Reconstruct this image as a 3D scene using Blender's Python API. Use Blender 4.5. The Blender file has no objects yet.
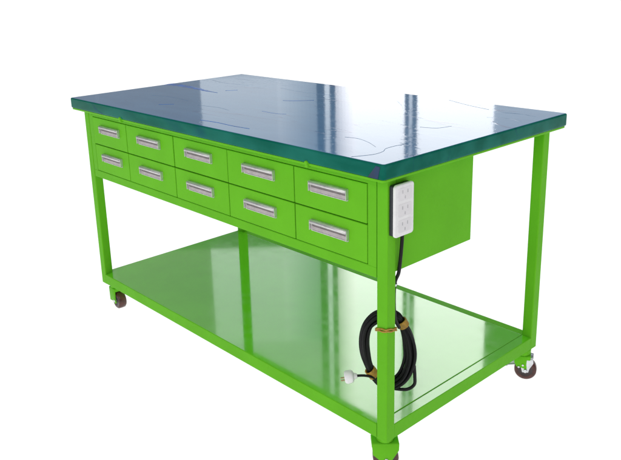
import bpy, bmesh, math, random
from mathutils import Vector, Matrix
random.seed(4)
S = bpy.context.scene
COL = S.collection

# ------------------------------------------------------------------ camera
ZS = -0.2566                                   # survey height -> floor at z = 0
yaw, pit, rol, fpx = 0.8433, -0.2766, -0.0313, 739.33
cd = bpy.data.cameras.new('camera')
cam = bpy.data.objects.new('camera', cd); COL.objects.link(cam)
fw = Vector((-math.sin(yaw)*math.cos(pit), math.cos(yaw)*math.cos(pit), math.sin(pit)))
rt = Vector((math.cos(yaw), math.sin(yaw), 0)); up = rt.cross(fw)
r2 = math.cos(rol)*rt + math.sin(rol)*up
u2 = -math.sin(rol)*rt + math.cos(rol)*up
R = Matrix((r2, u2, -fw)).transposed().to_4x4()
cam.matrix_world = Matrix.Translation((2.5288, -1.1798, 1.4912+ZS)) @ R
cd.sensor_width = 36.0; cd.sensor_fit = 'HORIZONTAL'
cd.lens = fpx/621*36
cd.shift_x = (310.5-293.35)/621; cd.shift_y = (185.07-230)/621
cd.clip_start = 0.05; cd.clip_end = 2000
S.camera = cam

# ------------------------------------------------------------------ studio surround: dim room above, white glow under the translucent floor
w = bpy.data.worlds.new('World'); S.world = w; w.use_nodes = True
nt = w.node_tree; nt.nodes.clear()
out = nt.nodes.new('ShaderNodeOutputWorld'); bg = nt.nodes.new('ShaderNodeBackground')
tc = nt.nodes.new('ShaderNodeTexCoord'); sx = nt.nodes.new('ShaderNodeSeparateXYZ')
rp = nt.nodes.new('ShaderNodeValToRGB'); mr = nt.nodes.new('ShaderNodeMapRange')
nt.links.new(tc.outputs['Generated'], sx.inputs[0])
mr.inputs['From Min'].default_value = -1; mr.inputs['From Max'].default_value = 1
nt.links.new(sx.outputs['Z'], mr.inputs['Value']); nt.links.new(mr.outputs[0], rp.inputs[0])
e = rp.color_ramp.elements
e[0].position = 0.49; e[0].color = (1.42, 1.42, 1.42, 1)
e[1].position = 0.50; e[1].color = (0.17, 0.20, 0.24, 1)
for q_, c_ in ((0.68, (0.12, 0.13, 0.14, 1)), (0.79, (0.12, 0.13, 0.14, 1)), (0.90, (0.70, 0.70, 0.71, 1))):
    x_ = rp.color_ramp.elements.new(q_); x_.color = c_
bg.inputs['Strength'].default_value = 1.0
nt.links.new(rp.outputs[0], bg.inputs[0]); nt.links.new(bg.outputs[0], out.inputs[0])

# ------------------------------------------------------------------ lamps: tall windows behind the bench, soft key in front
def area(name, loc, toward, sx, sy, radiance, color=(1, 1, 1)):
    l = bpy.data.lights.new(name, 'AREA'); l.shape = 'RECTANGLE'; l.size = sx; l.size_y = sy
    l.energy = radiance*4*sx*sy*0.785; l.color = color
    o = bpy.data.objects.new(name, l); COL.objects.link(o); o.location = loc
    d = (Vector(toward)-Vector(loc)).normalized()
    o.rotation_euler = d.to_track_quat('-Z', 'Y').to_euler()
    return o
CX, CY = 2.5288, -1.1798
hd = Vector((-math.sin(yaw), math.cos(yaw), 0)); hr = Vector((math.cos(yaw), math.sin(yaw), 0))
def window(l0, l1, z0, z1, radiance, color=(1, 1, 1), D=5.5):
    c = Vector((CX, CY, 0)) + hd*D + hr*((l0+l1)/2) + Vector((0, 0, (z0+z1)/2))
    return area('window_and_fill_light', c, c-hd, l1-l0, z1-z0, radiance, color)
BZ, TZ = 1.12, 4.2
WHITE = 2.42
MZ = 1.95                                           # left lamps split here; upper part dimmed to mute the shelf's reflection
window(-0.67, -0.10, BZ, MZ, 0.80, (0.94, 0.98, 1))
window(-0.67, 0.195, MZ, TZ, 0.62, (0.94, 0.98, 1))
for k in range(10):                                 # curtain getting denser towards the frame
    f_ = k/9
    window(-0.10+0.0295*k, -0.10+0.0295*(k+1), BZ, MZ, 0.86*(1-f_)+0.46*f_, (0.94-0.12*f_, 0.98-0.05*f_, 1))
window(-2.6, -0.67, BZ, MZ, 0.20, (1, 0.93, 0.88))  # added dim panel, no window: greys the reflection at the top's left
window(0.255, 0.292, BZ, TZ, 1.15, (0.92, 0.97, 1))
for k, v_ in enumerate((1.2, 1.5, 1.8, 2.05, 2.25, 2.45)):
    window(0.335+0.025*k, 0.335+0.025*(k+1), BZ, TZ, v_, (1, 0.97, 0.98))
window(0.485, 0.855, BZ, TZ, WHITE)
window(0.888, 0.913, BZ, TZ, 1.1, (0.9, 0.95, 1))
window(0.95, 1.53, BZ, TZ, WHITE)
window(1.53, 2.6, BZ, 1.75, 0.72, (0.88, 0.94, 1))
window(-1.455, -1.43, BZ, 3.0, 0.55)
area('key_light', (2.4, -4.2, 3.1), (0.8, 0.3, 0.4), 4.0, 2.6, 2.7, (1, 0.985, 0.95))
area('side_light', (5.5, 0.2, 2.2), (1.0, 0.3, 0.5), 3.0, 2.4, 0.36, (1, 0.99, 0.97))

S.view_settings.view_transform = 'Standard'; S.view_settings.look = 'None'
S.view_settings.exposure = 0; S.view_settings.gamma = 1
S.cycles.max_bounces = 8

# ------------------------------------------------------------------ materials
def mat(name):
    m = bpy.data.materials.new(name); m.use_nodes = True
    n = m.node_tree
    return m, n, n.nodes['Principled BSDF']
def noise(n, scale, detail=3, vec=None, rough=0.5):
    t = n.nodes.new('ShaderNodeTexNoise'); t.inputs['Scale'].default_value = scale
    t.inputs['Detail'].default_value = detail; t.inputs['Roughness'].default_value = rough
    if vec is None:
        c = n.nodes.new('ShaderNodeTexCoord'); vec = c.outputs['Object']
    n.links.new(vec, t.inputs['Vector']); return t.outputs['Fac']
def mapping(n, scale, rot=(0, 0, 0)):
    c = n.nodes.new('ShaderNodeTexCoord'); m = n.nodes.new('ShaderNodeMapping')
    m.inputs['Scale'].default_value = scale; m.inputs['Rotation'].default_value = rot
    n.links.new(c.outputs['Object'], m.inputs['Vector']); return m.outputs[0]
def math_(n, op, a, b=None, c=None):
    m = n.nodes.new('ShaderNodeMath'); m.operation = op
    for i, v in enumerate((a, b, c)):
        if v is None: continue
        if hasattr(v, 'links'): n.links.new(v, m.inputs[i])
        else: m.inputs[i].default_value = v
    return m.outputs[0]
def rng(n, v, a, b, c=0.0, d=1.0, smooth=True):
    m = n.nodes.new('ShaderNodeMapRange')
    if smooth: m.interpolation_type = 'SMOOTHSTEP'
    n.links.new(v, m.inputs['Value'])
    for k, x in zip(('From Min', 'From Max', 'To Min', 'To Max'), (a, b, c, d)): m.inputs[k].default_value = x
    return m.outputs[0]
def mix(n, f, a, b):
    m = n.nodes.new('ShaderNodeMix'); m.data_type = 'RGBA'
    n.links.new(f, m.inputs['Factor'])
    for k, v in ((6, a), (7, b)):
        if hasattr(v, 'links'): n.links.new(v, m.inputs[k])
        else: m.inputs[k].default_value = (*v, 1)
    return m.outputs[2]
def bump(n, h, strength, dist, normal=None):
    b = n.nodes.new('ShaderNodeBump'); b.inputs['Strength'].default_value = strength
    b.inputs['Distance'].default_value = dist
    n.links.new(h, b.inputs['Height'])
    if normal: n.links.new(normal, b.inputs['Normal'])
    return b.outputs[0]

def paint(name, base, rough, coat=0.0, orange=0.02, spec=0.03):
    m, n, p = mat(name)
    v = noise(n, 9, 4)
    p_ = tuple(c*0.965 for c in base); q_ = tuple(min(1, c*1.03) for c in base)
    c = mix(n, rng(n, v, 0.3, 0.7), p_, q_)
    n.links.new(c, p.inputs['Base Color'])
    r = noise(n, 22, 5)
    n.links.new(rng(n, r, 0.3, 0.75, rough*(0.8 if spec < 0.3 else 0.65), rough*(1.25 if spec < 0.3 else 1.7)), p.inputs['Roughness'])
    p.inputs['Specular IOR Level'].default_value = spec
    p.inputs['Coat Weight'].default_value = coat; p.inputs['Coat Roughness'].default_value = rough*0.6
    o = noise(n, 260, 2)
    l = noise(n, 5.5, 2)
    b1 = bump(n, l, 0.04 if spec > 0.3 else 0.08, 0.002)
    n.links.new(bump(n, o, orange, 0.0012, b1), p.inputs['Normal'])
    return m
GREEN = (0.142, 0.505, 0.021)
M_green = paint('green_paint', GREEN, 0.30, 0.0, 0.15)
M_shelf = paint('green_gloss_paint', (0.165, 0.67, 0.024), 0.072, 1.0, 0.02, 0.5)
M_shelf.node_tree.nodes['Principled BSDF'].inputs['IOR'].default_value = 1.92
M_drawer = paint('green_drawer_paint', (0.150, 0.525, 0.021), 0.32, 0.0, 0.15)

def plain(name, base, rough, metal=0.0, nscale=60, var=0.12):
    m, n, p = mat(name)
    v = noise(n, nscale, 4)
    c = mix(n, rng(n, v, 0.3, 0.7), tuple(x*(1-var) for x in base), tuple(min(1, x*(1+var)) for x in base))
    n.links.new(c, p.inputs['Base Color'])
    n.links.new(rng(n, v, 0.25, 0.75, rough*0.8, min(1, rough*1.2)), p.inputs['Roughness'])
    p.inputs['Metallic'].default_value = metal
    return m
M_alu = plain('brushed_aluminium', (0.66, 0.65, 0.65), 0.34, 0.55)
M_slot = plain('grey_label_slot', (0.45, 0.40, 0.41), 0.5, 0.0)
M_slotd = plain('finger_recess_shade', (0.24, 0.21, 0.22), 0.55, 0.0)
M_chrome = plain('zinc_plated_steel', (0.62, 0.63, 0.66), 0.22, 1.0)
M_pedal = plain('worn_steel', (0.30, 0.31, 0.33), 0.38, 0.8)
M_tyre = plain('maroon_rubber', (0.080, 0.020, 0.017), 0.34, 0.0, 90, 0.3)
M_hub = plain('dark_hub', (0.05, 0.03, 0.035), 0.4)
M_cable = plain('black_cable', (0.007, 0.007, 0.008), 0.5)
M_cable.node_tree.nodes['Principled BSDF'].inputs['Specular IOR Level'].default_value = 0.22
M_tie = plain('ochre_tape', (0.42, 0.235, 0.028), 0.5, 0.0, 140, 0.25)
M_white = plain('white_plastic', (0.82, 0.81, 0.82), 0.32, 0, 60, 0.025)
M_pale = plain('grey_white_plastic', (0.76, 0.74, 0.76), 0.4, 0, 60, 0.03)
M_socket = plain('grey_socket', (0.50, 0.49, 0.51), 0.5)
M_black = plain('dark_plastic', (0.018, 0.020, 0.03), 0.4)
M_pin = plain('brass_pin', (0.35, 0.27, 0.14), 0.35, 1.0)

# blue protective film stretched over a green vinyl top, wrinkled
def film_material(name, top):
    m, n, p = mat(name)
    crease = math_(n, 'ABSOLUTE', math_(n, 'SUBTRACT', noise(n, 1.0, 3, mapping(n, (1.3, 7.5, 6), (0, 0, 0.06)), 0.45), 0.5))
    ridge = rng(n, crease, 0.0, 0.010, 1.0, 0.0)
    gate = rng(n, noise(n, 2.7, 2, mapping(n, (1, 1.6, 1))), 0.50, 0.64)
    fold = math_(n, 'MULTIPLY', ridge, gate)
    cr2 = math_(n, 'ABSOLUTE', math_(n, 'SUBTRACT', noise(n, 1.0, 4, mapping(n, (3.0, 9, 9), (0, 0, -0.25)), 0.5), 0.5))
    fold2 = math_(n, 'MULTIPLY', rng(n, cr2, 0.0, 0.016, 1.0, 0.0), rng(n, noise(n, 3.4, 2, mapping(n, (1.4, 1, 1))), 0.52, 0.6))
    cloud = noise(n, 6, 4, mapping(n, (1, 2.4, 3)))
    if top:
        c = mix(n, rng(n, cloud, 0.3, 0.7), (0.045, 0.190, 0.400), (0.060, 0.225, 0.450))
        c = mix(n, math_(n, 'MULTIPLY', fold, 0.85), c, (0.008, 0.035, 0.20))
        p.inputs['Roughness'].default_value = 0.075
    else:
        c = mix(n, rng(n, cloud, 0.3, 0.7), (0.003, 0.115, 0.080), (0.012, 0.165, 0.125))
        patch = rng(n, noise(n, 3.2, 2, mapping(n, (1, 1, 2))), 0.58, 0.70)
        c = mix(n, math_(n, 'MULTIPLY', patch, 0.5), c, (0.006, 0.06, 0.14))
        c = mix(n, math_(n, 'MULTIPLY', fold, 0.5), c, (0.006, 0.045, 0.13))
        p.inputs['Roughness'].default_value = 0.16; p.inputs['Specular IOR Level'].default_value = 0.04
    n.links.new(c, p.inputs['Base Color'])
    p.inputs['IOR'].default_value = 1.5
    wave = noise(n, 1.0, 2, mapping(n, (5, 8, 8)))
    b = bump(n, wave, 0.12, 0.0022)
    fine = noise(n, 1.0, 3, mapping(n, (22, 34, 30)))
    b = bump(n, fine, 0.10, 0.0004, b)
    pim = rng(n, noise(n, 120, 1), 0.62, 0.80)
    b = bump(n, pim, 0.12, 0.0004, b)
    b = bump(n, math_(n, 'ADD', fold, math_(n, 'MULTIPLY', fold2, 0.5)), 0.17, 0.0006, b)
    n.links.new(b, p.inputs['Normal'])
    return m
M_film = film_material('blue_protective_film', True)
M_edge = film_material('teal_wrapped_edge', False)
M_navy = plain('navy_fold_shade', (0.004, 0.032, 0.095), 0.5, 0.0, 40, 0.3)

# ------------------------------------------------------------------ mesh helpers
def newobj(name, bm, mats, parent=None, smooth=False, loc=None):
    me = bpy.data.meshes.new(name); bmesh.ops.recalc_face_normals(bm, faces=bm.faces[:])
    bm.to_mesh(me); bm.free()
    if not isinstance(mats, (list, tuple)): mats = [mats]
    for k in mats: me.materials.append(k)
    if smooth:
        for p in me.polygons: p.use_smooth = True
        me.set_sharp_from_angle(angle=math.radians(38))
    o = bpy.data.objects.new(name, me); COL.objects.link(o)
    if parent: o.parent = parent
    if loc: o.location = loc
    return o
def box(bm, x0, x1, y0, y1, z0, z1, bev=0.0, seg=2, mi=0, M=None):
    t = bmesh.new()
    v = bmesh.ops.create_cube(t, size=1)['verts']
    for q in v: q.co = Vector(((x0+x1)/2+q.co.x*(x1-x0), (y0+y1)/2+q.co.y*(y1-y0), (z0+z1)/2+q.co.z*(z1-z0)))
    if bev: bmesh.ops.bevel(t, geom=t.edges[:], offset=bev, segments=seg, affect='EDGES', profile=0.5)
    merge(bm, t, mi, M)
def merge(bm, t, mi=0, M=None):
    if M is not None: bmesh.ops.transform(t, matrix=M, verts=t.verts[:])
    mp = {}
    for v in t.verts: mp[v] = bm.verts.new(v.co)
    for f in t.faces:
        g = bm.faces.new([mp[v] for v in f.verts]); g.material_index = mi; g.smooth = f.smooth
    t.free()
def cyl(bm, c, axis, r, h, seg=32, r2=None, mi=0, bev=0.0):
    t = bmesh.new()
    bmesh.ops.create_cone(t, cap_ends=True, segments=seg, radius1=r, radius2=r if r2 is None else r2, depth=h)
    if bev:
        ed = [e for e in t.edges if len(e.link_faces) == 2 and any(len(f.verts) > 4 for f in e.link_faces)]
        bmesh.ops.bevel(t, geom=ed, offset=bev, segments=3, affect='EDGES', profile=0.5)
    q = Vector((0, 0, 1)).rotation_difference(Vector(axis).normalized())
    merge(bm, t, mi, Matrix.Translation(c) @ q.to_matrix().to_4x4())
def spline(pts, n=8, closed=False):
    P = [Vector(p) for p in pts]; N = len(P); o = []
    rg = range(N) if closed else range(N-1)
    for i in rg:
        g = (lambda k: P[k % N]) if closed else (lambda k: P[max(0, min(N-1, k))])
        a, b, c, d = g(i-1), g(i), g(i+1), g(i+2)
        for s in range(n):
            t = s/n
            o.append(0.5*((2*b)+(c-a)*t+(2*a-5*b+4*c-d)*t*t+(3*b-a-3*c+d)*t**3))
    if not closed: o.append(P[-1])
    return o
def tube(bm, pts, r, seg=10, closed=False, mi=0):
    N = len(pts); rings = []; prev = None
    for i, p in enumerate(pts):
        if closed: t = pts[(i+1) % N]-pts[i-1]
        else: t = pts[min(N-1, i+1)]-pts[max(0, i-1)]
        t.normalize()
        if prev is None:
            a = Vector((0, 0, 1)) if abs(t.z) < 0.9 else Vector((1, 0, 0))
            prev = (a-t*a.dot(t)).normalized()
        else: prev = (prev-t*prev.dot(t)).normalized()
        q = t.cross(prev)
        rings.append([bm.verts.new(p+(prev*math.cos(2*math.pi*k/seg)+q*math.sin(2*math.pi*k/seg))*r) for k in range(seg)])
    for i in range(N if closed else N-1):
        A, B = rings[i], rings[(i+1) % N]
        for k in range(seg):
            f = bm.faces.new((A[k], A[(k+1) % seg], B[(k+1) % seg], B[k])); f.material_index = mi; f.smooth = True
    if not closed:
        for rg, fl in ((rings[0], 1), (rings[-1], 0)):
            f = bm.faces.new(rg[::-1] if fl else rg); f.material_index = mi
def rounded_prism(bm, outline, z0, z1, bev_top, bev_bot, mi_side=0, mi_top=0, seg=4):
    # outline: ccw list of 2-D points; rounded top / bottom arrises by insetting along the local normal
    N = len(outline); P = [Vector((a, b)) for a, b in outline]
    nor = []
    for i in range(N):
        d = (P[(i+1) % N]-P[i-1]).normalized(); nor.append(Vector((d.y, -d.x)))
    lev = []
    for k in range(seg+1):
        a = k/seg*math.pi/2; lev.append((bev_bot*(1-math.sin(a)), z0+bev_bot*(1-math.cos(a))))
    for k in range(seg+1):
        a = k/seg*math.pi/2; lev.append((bev_top*(1-math.cos(a)), z1-bev_top*(1-math.sin(a))))
    rings = [[bm.verts.new((*(P[i]-nor[i]*ins), z)) for i in range(N)] for ins, z in lev]
    for j in range(len(rings)-1):
        for i in range(N):
            f = bm.faces.new((rings[j][i], rings[j][(i+1) % N], rings[j+1][(i+1) % N], rings[j+1][i]))
            f.material_index = mi_side if j < len(rings)-2 else mi_top; f.smooth = True
    f = bm.faces.new(rings[0][::-1]); f.material_index = mi_side
    f = bm.faces.new(rings[-1]); f.material_index = mi_top
def rrect(x0, x1, y0, y1, r, n=5):
    o = []
    for cx, cy, a0 in ((x1-r, y0+r, -90), (x1-r, y1-r, 0), (x0+r, y1-r, 90), (x0+r, y0+r, 180)):
        for k in range(n+1):
            a = math.radians(a0+90*k/n); o.append((cx+r*math.cos(a), cy+r*math.sin(a)))
    return o
def thing(name, label, cat, loc):
    o = bpy.data.objects.new(name, None); COL.objects.link(o); o.location = loc
    o['label'] = label; o['category'] = cat
    return o

# ------------------------------------------------------------------ the surface: white translucent floor lit from below
m, n, p = mat('white_translucent_floor')
n.nodes.remove(p)
tr = n.nodes.new('ShaderNodeBsdfTranslucent'); df = n.nodes.new('ShaderNodeBsdfDiffuse'); mx = n.nodes.new('ShaderNodeMixShader')
tr.inputs[0].default_value = (0.92, 0.92, 0.92, 1); df.inputs[0].default_value = (0.85, 0.85, 0.85, 1)
mx.inputs[0].default_value = 0.82
n.links.new(df.outputs[0], mx.inputs[1]); n.links.new(tr.outputs[0], mx.inputs[2])
n.links.new(mx.outputs[0], n.nodes['Material Output'].inputs[0])
bm = bmesh.new()
bmesh.ops.create_circle(bm, cap_ends=True, segments=64, radius=900)
fl = newobj('floor', bm, m); fl['kind'] = 'structure'

# ------------------------------------------------------------------ workbench
L, W, H = 1.5, 0.7807, 1.0887+ZS
A, B, LEG = 0.0219, 0.0385, 0.032
ZR = 0.3606+ZS; RH = 0.0405; ZC = 0.7959+ZS
Z1, Z2, Z3 = 1.0242+ZS, 0.9235+ZS, 0.8229+ZS
TB = H-0.0425                                    # underside of the top
bench = thing('workbench', 'bright green steel workbench on casters with ten drawers and a blue film covered top', 'workbench', (0, 0, 0))

# top slab wrapped in film
bm = bmesh.new()
rounded_prism(bm, rrect(-0.001, L+0.001, 0, W+0.014, 0.009, 8), H-0.0365, H, 0.0048, 0.005, 0, 1)
top = newobj('tabletop', bm, [M_edge, M_film], bench)
# film fold at the near corner; navy paints in the corner's dark reflection
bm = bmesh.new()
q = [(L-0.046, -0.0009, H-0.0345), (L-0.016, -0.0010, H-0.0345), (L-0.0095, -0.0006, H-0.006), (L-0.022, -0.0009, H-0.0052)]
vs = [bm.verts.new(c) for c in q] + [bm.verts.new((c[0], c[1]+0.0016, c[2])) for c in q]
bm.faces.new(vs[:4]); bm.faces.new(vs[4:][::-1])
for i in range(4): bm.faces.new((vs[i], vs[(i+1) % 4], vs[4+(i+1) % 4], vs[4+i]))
fo = newobj('film_fold_shade', bm, M_navy, top); fo['label'] = 'film fold at the near corner, its dark reflection painted navy'
# creases where the film has bunched up: low ridges lying on the top
M_crease = plain('blue_film_crease', (0.030, 0.17, 0.60), 0.2, 0.0, 30, 0.25)
M_creasegrey = plain('grey_film_crease', (0.10, 0.20, 0.36), 0.5, 0.0, 30, 0.25)
for m_ in (M_crease, M_creasegrey):
    m_.node_tree.nodes['Principled BSDF'].inputs['Specular IOR Level'].default_value = 0.30
def ridge(pts, half, h, m, label=None):
    P = spline([(a_, b_, 0) for a_, b_ in pts], 8); N = len(P); bm = bmesh.new(); rows = []
    for i, q_ in enumerate(P):
        t_ = (P[min(N-1, i+1)]-P[max(0, i-1)]).normalized(); nn = Vector((-t_.y, t_.x, 0))
        f_ = i/(N-1); hw_ = half[0]*(1-f_)+half[1]*f_
        hw_ *= 0.75+0.25*math.sin(i*1.7)*math.sin(i*0.6+1)
        if half[0] < 0.02: hw_ *= min(1, 4*f_+0.15)
        hw_ *= min(1, 4*(1-f_)+0.12)
        rows.append([bm.verts.new(q_+nn*hw_*k+Vector((0, 0, H-0.0002+h*(1-k*k)+0.00005))) for k in (-1, -0.6, 0, 0.6, 1)])
    for a_, b_ in zip(rows[:-1], rows[1:]):
        for k in range(4): bm.faces.new((a_[k], a_[k+1], b_[k+1], b_[k])).smooth = True
    o = newobj('film_crease', bm, m, top)
    if label: o['label'] = label
ridge([(0.004, 0.418), (0.074, 0.427), (0.185, 0.421), (0.28, 0.406), (0.353, 0.403)], (0.034, 0.004), 0.0010, M_crease, 'wide blue wedge-shaped fold at the left end')
ridge([(0.743, 0.052), (0.816, 0.060), (0.888, 0.058), (0.959, 0.063)], (0.0032, 0.0022), 0.0009, M_crease)
ridge([(0.335, 0.452), (0.362, 0.488)], (0.006, 0.003), 0.0008, M_crease)
ridge([(0.675, 0.436), (0.711, 0.456), (0.755, 0.503)], (0.0040, 0.0025), 0.0008, M_crease)
ridge([(1.394, 0.010), (1.416, 0.059), (1.414, 0.096), (1.400, 0.122), (1.398, 0.157), (1.406, 0.198)], (0.0012, 0.0012), 0.0007, M_creasegrey)
ridge([(1.235, 0.154), (1.273, 0.162), (1.32, 0.148), (1.371, 0.12)], (0.0011, 0.0009), 0.0006, M_creasegrey)
ridge([(1.102, 0.774), (1.163, 0.748), (1.223, 0.726), (1.297, 0.706)], (0.0022, 0.0014), 0.0006, M_creasegrey)
ridge([(1.302, 0.374), (1.345, 0.392), (1.359, 0.438)], (0.0013, 0.0010), 0.0006, M_creasegrey)
ridge([(0.400, 0.124), (0.438, 0.160)], (0.0045, 0.003), 0.0008, M_crease)
for pts_, hw_ in (([(0.05, 0.60), (0.16, 0.575), (0.30, 0.59)], (0.006, 0.003)), ([(0.45, 0.62), (0.60, 0.60), (0.72, 0.615)], (0.005, 0.002)),
                  ([(0.52, 0.20), (0.61, 0.215), (0.68, 0.205)], (0.004, 0.002)), ([(0.98, 0.66), (1.05, 0.60), (1.09, 0.56)], (0.004, 0.002)),
                  ([(0.20, 0.22), (0.30, 0.24), (0.42, 0.23)], (0.006, 0.002)), ([(1.36, 0.60), (1.42, 0.62), (1.47, 0.60)], (0.005, 0.003)),
                  ([(1.33, 0.68), (1.40, 0.70), (1.46, 0.69)], (0.006, 0.003))):
    ridge(pts_, hw_, 0.0004, M_film)
ridge([(0.774, 0.262), (0.841, 0.262), (0.872, 0.275)], (0.0028, 0.0018), 0.0006, M_crease)
bm = bmesh.new()
rounded_prism(bm, rrect(0.0025, L-0.0025, 0.0025, W+0.0115, 0.008, 8), TB, H-0.0366, 0.0005, 0.0015)
newobj('top_tray', bm, M_green, bench)
# green bolt heads on the front lip
for bx_ in (0.356, 0.80, 1.254):
    if bx_ == 0.80: continue
    bm = bmesh.new()
    cyl(bm, (bx_, -0.0005, TB+0.0075), (0, -1, 0), 0.0062, 0.007, 20, 0.0048, bev=0.001)
    box(bm, bx_-0.005, bx_+0.005, -0.002, 0.010, TB-0.004, TB+0.006, 0.0012)
    newobj('bolt', bm, M_green, bench, True)

# legs
for lx in (A, L-A-LEG):
    for ly in (B, W-B-LEG):
        bm = bmesh.new(); box(bm, lx, lx+LEG, ly, ly+LEG, ZR, TB-0.0002, 0.0030, 3)
        newobj('leg', bm, M_green, bench)

# lower shelf: pressed deck, with separate rails at the back and at the near end
def deck(name, x0, x1, y0, y1, z0, z1, bev):
    bm = bmesh.new(); box(bm, x0, x1, y0, y1, z0, z1, bev, 3)
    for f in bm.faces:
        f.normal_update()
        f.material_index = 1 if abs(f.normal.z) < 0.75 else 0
    return newobj(name, bm, [M_shelf, M_green], bench)
deck('shelf', A+0.0005, L-A-LEG-0.0011, B+0.0005, W-B-LEG+0.002, ZR+0.0006, ZR+RH, 0.0022)
deck('side_rail', L-A-LEG, L-A-0.0005, B+LEG-0.001, W-B-LEG+0.001, ZR+0.0007, ZR+RH+0.0002, 0.0018)
bm = bmesh.new(); box(bm, A+LEG-0.001, L-A-LEG+0.001, W-B-LEG+0.0024, W-B-0.0005, ZR+0.0008, ZR+RH-0.0006, 0.0018, 3)
newobj('back_rail', bm, M_green, bench)

# cabinet carcass: body, face frame, side panels
X0, X1 = A+LEG+0.0018, L-A-LEG-0.0018
U = [0.0823, 0.3173, 0.6043, 0.8802, 1.1632, 1.4172]
YB = 0.3706
bm = bmesh.new()
box(bm, X0+0.004, X1-0.004, B+0.040, YB-0.001, 0.812+ZS, TB-0.0004, 0.001, 1)
box(bm, X0, X1, B+0.0008, B+0.021, Z1, TB-0.0006, 0.0012)                     # top rail
box(bm, X0, X1, B+0.0008, B+0.021, ZC, Z3, 0.0018)                            # bottom rail
box(bm, X0, U[0], B+0.0011, B+0.0205, Z3-0.0005, Z1+0.0005, 0.0008)           # stiles
box(bm, U[5], X1, B+0.0011, B+0.0205, Z3-0.0005, Z1+0.0005, 0.0008)
newobj('cabinet', bm, M_green, bench)
for sx0, sx1 in ((L-A-0.012, L-A-0.0012), (A+0.0012, A+0.012)):
    bm = bmesh.new()
    box(bm, sx0, sx1, B+LEG+0.0004, YB, 0.8125+ZS, TB-0.0005, 0.0012)
    newobj('side_panel', bm, M_green, bench)

# cup handle with a label slot; profile swept along x, at local origin (centre, on the drawer face)
def handle_mesh():
    bm = bmesh.new()
    w_, h_ = 0.0655, 0.0155
    # frame plate with rounded ends
    o = rrect(-w_, w_, -h_, h_, 0.003, 3)
    t = bmesh.new(); rounded_prism(t, o, 0, 0.0022, 0.0008, 0.0, seg=2)
    merge(bm, t, 0, Matrix.Rotation(math.radians(90), 4, 'X'))
    # projecting hood: curved profile
    prof = [(0.0000, h_), (-0.0060, h_-0.0003), (-0.0100, h_-0.0022), (-0.0120, h_-0.0055), (-0.0118, h_-0.0090),
            (-0.0108, h_-0.0090), (-0.0104, h_-0.0058), (-0.0086, h_-0.0036), (-0.0050, h_-0.0022), (-0.0015, h_-0.0020)]
    rings = []
    for x in (-w_+0.001, -w_+0.0025, w_-0.0025, w_-0.001):
        k = 0.82 if abs(x) > w_-0.002 else 1.0
        rings.append([bm.verts.new((x, y*k, z)) for y, z in prof])
    for a_, b_ in zip(rings[:-1], rings[1:]):
        for i in range(len(prof)):
            j = (i+1) % len(prof)
            f = bm.faces.new((a_[i], a_[j], b_[j], b_[i])); f.smooth = True
    bm.faces.new(rings[0]); bm.faces.new(rings[-1][::-1])
    # end cheeks closing the hood
    for s in (-1, 1):
        box(bm, s*w_-0.0014 if s > 0 else s*w_, s*w_ if s > 0 else s*w_+0.0014, -0.0098, 0, -h_+0.003, h_-0.0015, 0.0008)
    # dark strip as painted shade of the finger recess, then label slot beneath
    box(bm, -w_+0.004, w_-0.004, -0.0028, -0.0018, -0.0015, h_-0.0040, 0, 1, 2)
    box(bm, -w_+0.004, w_-0.004, -0.0042, -0.0012, -h_+0.0035, -0.0018, 0.0008, 2, 1)
    box(bm, -w_+0.002, w_-0.002, -0.0038, -0.0016, -h_+0.0004, -h_+0.0026, 0.0006, 2, 0)
    bmesh.ops.recalc_face_normals(bm, faces=bm.faces[:])
    me = bpy.data.meshes.new('handle'); bm.to_mesh(me); bm.free()
    for k in (M_alu, M_slot, M_slotd): me.materials.append(k)
    return me
HM = handle_mesh()
G = 0.0017
HC = [0.206, 0.465, 0.742, 1.024, 1.292]
for r_, (za, zb) in enumerate(((Z2, Z1), (Z3, Z2))):
    for c in range(5):
        bm = bmesh.new()
        dy = random.uniform(-0.0006, 0.0004)
        t = random.uniform(-0.0004, 0.0004)
        box(bm, U[c]+G+t, U[c+1]-G+t, B+0.0004+dy, B+0.030, za+G, zb-G, 0.0014)
        d = newobj('drawer', bm, M_drawer, bench)
        hx = HC[c]+random.uniform(-0.0015, 0.0015)
        h = bpy.data.objects.new('handle', HM); COL.objects.link(h)
        h.parent = d; h.location = (hx, B+0.0004+dy-0.0001, zb-(0.041 if r_ == 0 else 0.0435))

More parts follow.
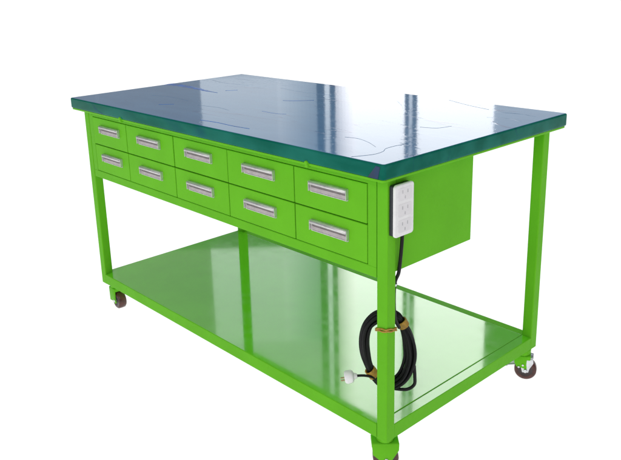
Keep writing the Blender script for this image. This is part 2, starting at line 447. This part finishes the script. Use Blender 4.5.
# casters
def wheel_mesh(bm, wc, d, ax):
    prof = [(-0.014, 0.007), (-0.014, 0.019), (-0.0155, 0.021), (-0.0155, 0.029), (-0.0115, 0.0330), (0, 0.0335),
            (0.0115, 0.0330), (0.0155, 0.029), (0.0155, 0.021), (0.014, 0.019), (0.014, 0.007)]
    N = 40; rings = []
    for k in range(N):
        an = 2*math.pi*k/N; rd = d*math.cos(an)+Vector((0, 0, 1))*math.sin(an)
        rings.append([bm.verts.new(wc+ax*q_[0]+rd*q_[1]) for q_ in prof])
    for k in range(N):
        a_, b_ = rings[k], rings[(k+1) % N]
        for i in range(len(prof)-1):
            f = bm.faces.new((a_[i], a_[i+1], b_[i+1], b_[i])); f.material_index = 0 if 2 <= i <= 7 else 1; f.smooth = True
    for i in (0, -1): bm.faces.new([r__[i] for r__ in rings]).material_index = 1
def plate(bm, prof, y0, y1, M, mi=0, bev=0.0008):
    t = bmesh.new()
    a_ = [t.verts.new((x, y0, z)) for x, z in prof]; b_ = [t.verts.new((x, y1, z)) for x, z in prof]
    t.faces.new(a_); t.faces.new(b_[::-1])
    for i in range(len(prof)):
        j = (i+1) % len(prof); t.faces.new((a_[i], a_[j], b_[j], b_[i]))
    bmesh.ops.recalc_face_normals(t, faces=t.faces[:])
    bmesh.ops.bevel(t, geom=t.edges[:], offset=bev, segments=2, affect='EDGES', profile=0.5)
    merge(bm, t, mi, M)
def caster(px, py, heading, off, half, low, brake=False):
    bm = bmesh.new()
    cyl(bm, (px, py, ZR-0.010), (0, 0, 1), 0.0225, 0.0196, 32, 0.0245, bev=0.002)
    root = newobj('caster', bm, M_green, bench, True)
    d = Vector((math.cos(heading), math.sin(heading), 0)); ax = Vector((-d.y, d.x, 0))
    T = Matrix.Translation((px, py, 0)) @ Matrix((d, ax, Vector((0, 0, 1)))).transposed().to_4x4()
    wc = Vector((px, py, 0.0336)) + d*off
    bm = bmesh.new()
    box(bm, -half, half, -0.021, 0.021, 0.0695, 0.0835, 0.003, 3, 0, T)            # crown of the fork
    for sgn in (-1, 1):
        y0, y1 = sorted((sgn*0.0175, sgn*0.0215))
        prof = [(-half, 0.082), (half, 0.082), (half*0.98, low+0.012), (off+0.013, 0.030), (off+0.006, 0.0235), (off-0.006, 0.0235), (off-0.013, 0.030), (-half*0.92, low)]
        if brake: prof = [(-half, 0.082), (half*0.55, 0.082), (half*0.5, low), (off+0.004, 0.040), (-half*0.7, low-0.006), (-half, low+0.008)]
        plate(bm, prof, y0, y1, T)
    newobj('fork', bm, M_green, root, True)
    bm = bmesh.new()
    wheel_mesh(bm, wc, d, ax)
    newobj('wheel', bm, [M_tyre, M_hub], root)
    bm = bmesh.new()
    cyl(bm, wc, ax, 0.0058, 0.0475, 18, bev=0.001)
    if brake:                                                                       # bright yoke plates beside the wheel
        for sgn in (-1, 1):
            y0, y1 = sorted((sgn*0.0158, sgn*0.0172))
            plate(bm, [(half*0.2, 0.080), (half+0.006, 0.078), (half+0.009, 0.060), (off+0.012, 0.040), (off+0.009, 0.027), (off-0.009, 0.026), (off-0.013, 0.040)], y0, y1, T, 0, 0.0004)
        box(bm, half*0.7, half+0.008, -0.0172, 0.0172, 0.0700, 0.0785, 0.0015, 2, 0, T)
        for q_ in (-0.010, 0.002): cyl(bm, T @ Vector((q_, -0.0222, 0.052+q_*0.6)), ax, 0.0034, 0.004, 14, bev=0.0006); cyl(bm, T @ Vector((q_, 0.0222, 0.052+q_*0.6)), ax, 0.0034, 0.004, 14, bev=0.0006)
    newobj('axle_plate' if brake else 'axle', bm, M_chrome, root, True)
    if brake:
        bm = bmesh.new()
        Tl = T @ Matrix.Translation((-half-0.002, 0, 0.047)) @ Matrix.Rotation(math.radians(-12), 4, 'Y')
        box(bm, -0.022, 0.012, -0.012, 0.012, -0.0016, 0.0016, 0.0012, 2, 0, Tl)
        box(bm, -0.027, -0.018, -0.014, 0.014, -0.0035, 0.0030, 0.0015, 2, 0, Tl)
        newobj('brake_pedal', bm, M_pedal, root, True)
    return root
caster(A+0.034, B+0.040, math.radians(-4), 0.018, 0.024, 0.026)
caster(L-A-0.036, B+0.036, math.radians(47), 0.002, 0.035, 0.050)
caster(A+0.040, W-B-0.040, math.radians(100), 0.022, 0.022, 0.040)
caster(L-A-0.026, W-B-0.030, math.radians(29), 0.010, 0.024, 0.052, True)

# ------------------------------------------------------------------ power strip screwed to the side of the cabinet
ps = thing('power_strip', 'small white power strip upright on the green side panel beside the near leg', 'power strip', (L-A, 0.078, 0.907+ZS))
PX = L-A
def yz_prism(bm, outline, x0, x1, bev, mi=0):
    t = bmesh.new(); rounded_prism(t, outline, x0, x1, bev, 0.0, mi, mi, 3)
    merge(bm, t, mi, Matrix(((0, 0, 1, 0), (1, 0, 0, 0), (0, 1, 0, 0), (0, 0, 0, 1))))
bm = bmesh.new(); yz_prism(bm, rrect(0.0455-0.078, 0.1095-0.078, 0.001, 0.122, 0.004), 0.0002, 0.0125, 0.0005)
newobj('housing', bm, M_black, ps, True)
bm = bmesh.new(); yz_prism(bm, rrect(0.0435-0.078, 0.1105-0.078, -0.001, 0.124, 0.008), 0.0126, 0.0190, 0.0030)
newobj('cover', bm, M_white, ps, True)
for k, zc in enumerate((0.100, 0.062, 0.024)):
    bm = bmesh.new()
    yz_prism(bm, rrect(-0.024, 0.024, zc-0.0155, zc+0.0155, 0.005), 0.0189, 0.01935, 0.0003, 0)
    for yy, zz, ww, hh in ((-0.009, 0.0055, 0.0016, 0.0042), (0.009, 0.0055, 0.0016, 0.0042), (0.0, -0.008, 0.0018, 0.0036)):
        yz_prism(bm, rrect(yy-ww, yy+ww, zc+zz-hh, zc+zz+hh, 0.0012, 2), 0.01925, 0.0196, 0.0001, 1)
    newobj('socket', bm, [M_pale, M_socket], ps)

# ------------------------------------------------------------------ coil of cable tied to the near leg
cc = thing('power_cable', 'black cable coiled and tied with ochre tape around the near leg, white plug dangling', 'cable', (1.436, 0.098, 0.40))
O = Vector((1.436, 0.098, 0.0))
def pl(u, z, dn=0.0):                              # point of the upright plane behind the leg
    return hr*u + hd*dn + Vector((0, 0, z+ZS-0.40))
bm = bmesh.new()
rr = 0.0043
PATH = [(385, 315), (394, 318), (400, 325), (404.5, 334), (407.5, 346), (408, 360), (403.5, 375), (396, 384), (386, 387),
        (376, 378), (369.5, 366), (366, 352), (365, 338), (368, 325), (376, 317)]
CEN = [((a_-387.7)/368, 0.590-(b_-345)/368) for a_, b_ in PATH]     # hand-measured shape of the bundle, metres in its own plane
NP = len(CEN)
def frame2(i):
    a_, b_ = CEN[i-1], CEN[(i+1) % NP]
    t_ = Vector((b_[0]-a_[0], b_[1]-a_[1])).normalized(); return Vector((-t_.y, t_.x))
for k in range(11):
    a0 = k*2.4; r0 = 0.0128*math.sqrt((k+0.5)/11); tw = random.uniform(-0.5, 0.5); ph = random.uniform(0, 6.28)
    pts = []
    for i in range(NP):
        w_ = 2*math.pi*i/NP
        a_ = a0+tw*math.sin(w_+ph)
        pinch = 1-0.45*math.exp(-((i-2.2)/0.9)**2)-0.45*math.exp(-((i-9.6)/0.9)**2)
        if 10 <= i <= 13: pinch *= 0.82
        off = r0*pinch*(1+0.12*math.sin(2*w_+ph))
        nn = frame2(i)
        pts.append(pl(CEN[i][0]+nn.x*off*math.cos(a_)*1.12, CEN[i][1]+nn.y*off*math.cos(a_)*1.12, 0.012+off*math.sin(a_)))
    tube(bm, spline(pts, 5, True), rr, 10, True)
def pp(x, y, dn=0.0): return pl((x-387.7)/368, 0.590-(y-345)/368, dn)
# loose loop at the lower right
tube(bm, spline([pp(411, 366, 0.004), pp(411.5, 377, 0.0), pp(411, 385, 0.0), pp(405, 390, 0.002), pp(396, 390, 0.004), pp(386, 389, 0.01)], 8), rr, 10)
# lead from the strip, round the panel's bottom edge, down beside the leg into the coil
loc = lambda x, y, z: Vector((x, y, z))-O+Vector((0, 0, ZS-0.40))
tube(bm, spline([loc(1.4885, 0.080, 0.9085), loc(1.4875, 0.079, 0.880), loc(1.4845, 0.078, 0.840), loc(1.480, 0.078, 0.808), loc(1.470, 0.0785, 0.785),
                 loc(1.4665, 0.0785, 0.76), loc(1.466, 0.079, 0.72), loc(1.466, 0.082, 0.690), loc(1.463, 0.090, 0.672), loc(1.462, 0.104, 0.650)], 8), rr, 10)
# tail to the plug
tube(bm, spline([pp(379, 382, 0.006), pp(372, 375, -0.004), pp(364, 373, -0.004), pp(356, 373, -0.004)], 8), 0.0033, 10)
cable = newobj('cable', bm, M_cable, cc)
# metal clip on the lead
bm = bmesh.new()
cyl(bm, loc(1.468, 0.0785, 0.775), (0.2, 0, 1), 0.0056, 0.007, 16, bev=0.001)
newobj('clip', bm, M_chrome, cc, True)
# ties
bm = bmesh.new()
hw = LEG/2+0.0022; lx, ly = L-A-LEG/2, B+LEG/2
ring = [(lx-hw, ly-hw), (lx+hw, ly-hw), (lx+hw, ly+hw), (lx-hw, ly+hw)]
rpts = []
for i in range(4):
    a_, b_ = Vector((*ring[i], 0)), Vector((*ring[(i+1) % 4], 0))
    for s_ in (0.06, 0.35, 0.65, 0.94): rpts.append(a_.lerp(b_, s_))
for dz in (0.0, 0.0052):
    tube(bm, spline([loc(q_.x, q_.y, 0.660+dz+0.0012*math.sin(i*2.1+dz*900)+0.009*max(0, 1-math.hypot(q_.x-lx-hw, q_.y-ly+hw)/0.04)) for i, q_ in enumerate(rpts)], 3, True), 0.0021, 8, True)
newobj('leg_tie', bm, M_tie, cc)
def wrap(cx, cy, tx, ty, length, r_u):
    bm = bmesh.new(); N = 9
    tg = Vector((tx, -ty)).normalized(); nn = Vector((tg.y, -tg.x)); c0 = Vector(((cx-387.7)/368, 0.590-(cy-345)/368)); pts = []
    for k in range(N*12+1):
        s_ = (k/(N*12)-0.5)*length; a_ = 2*math.pi*k/12
        q_ = c0+tg*s_+nn*(r_u*math.cos(a_))
        pts.append(pl(q_.x, q_.y, 0.011+0.0145*math.sin(a_)))
    tube(bm, pts, 0.0018, 7)
    return newobj('cable_tie', bm, M_tie, cc)
wrap(400, 323.5, 5, 9, 0.017, 0.0130)
wrap(372, 373, 6, 9, 0.021, 0.0130)
# plug
bm = bmesh.new()
axp = (hr*-1.0+Vector((0, 0, -0.12))).normalized(); p0 = pp(356.5, 373, -0.004)
cyl(bm, p0+axp*0.002, axp, 0.0060, 0.010, 20, 0.0095, bev=0.001)
cyl(bm, p0+axp*0.0175, axp, 0.0165, 0.024, 28, 0.0170, bev=0.0075)
plug = newobj('plug', bm, M_white, cc, True)
side = axp.cross(Vector((0, 0, 1))).normalized(); upv = side.cross(axp)
for a_, b_ in ((0.006, -0.004), (-0.006, -0.004)):
    bm = bmesh.new()
    cyl(bm, p0+axp*0.033+side*a_+upv*b_, axp, 0.0019, 0.012, 10)
    newobj('prong', bm, M_pin, plug)
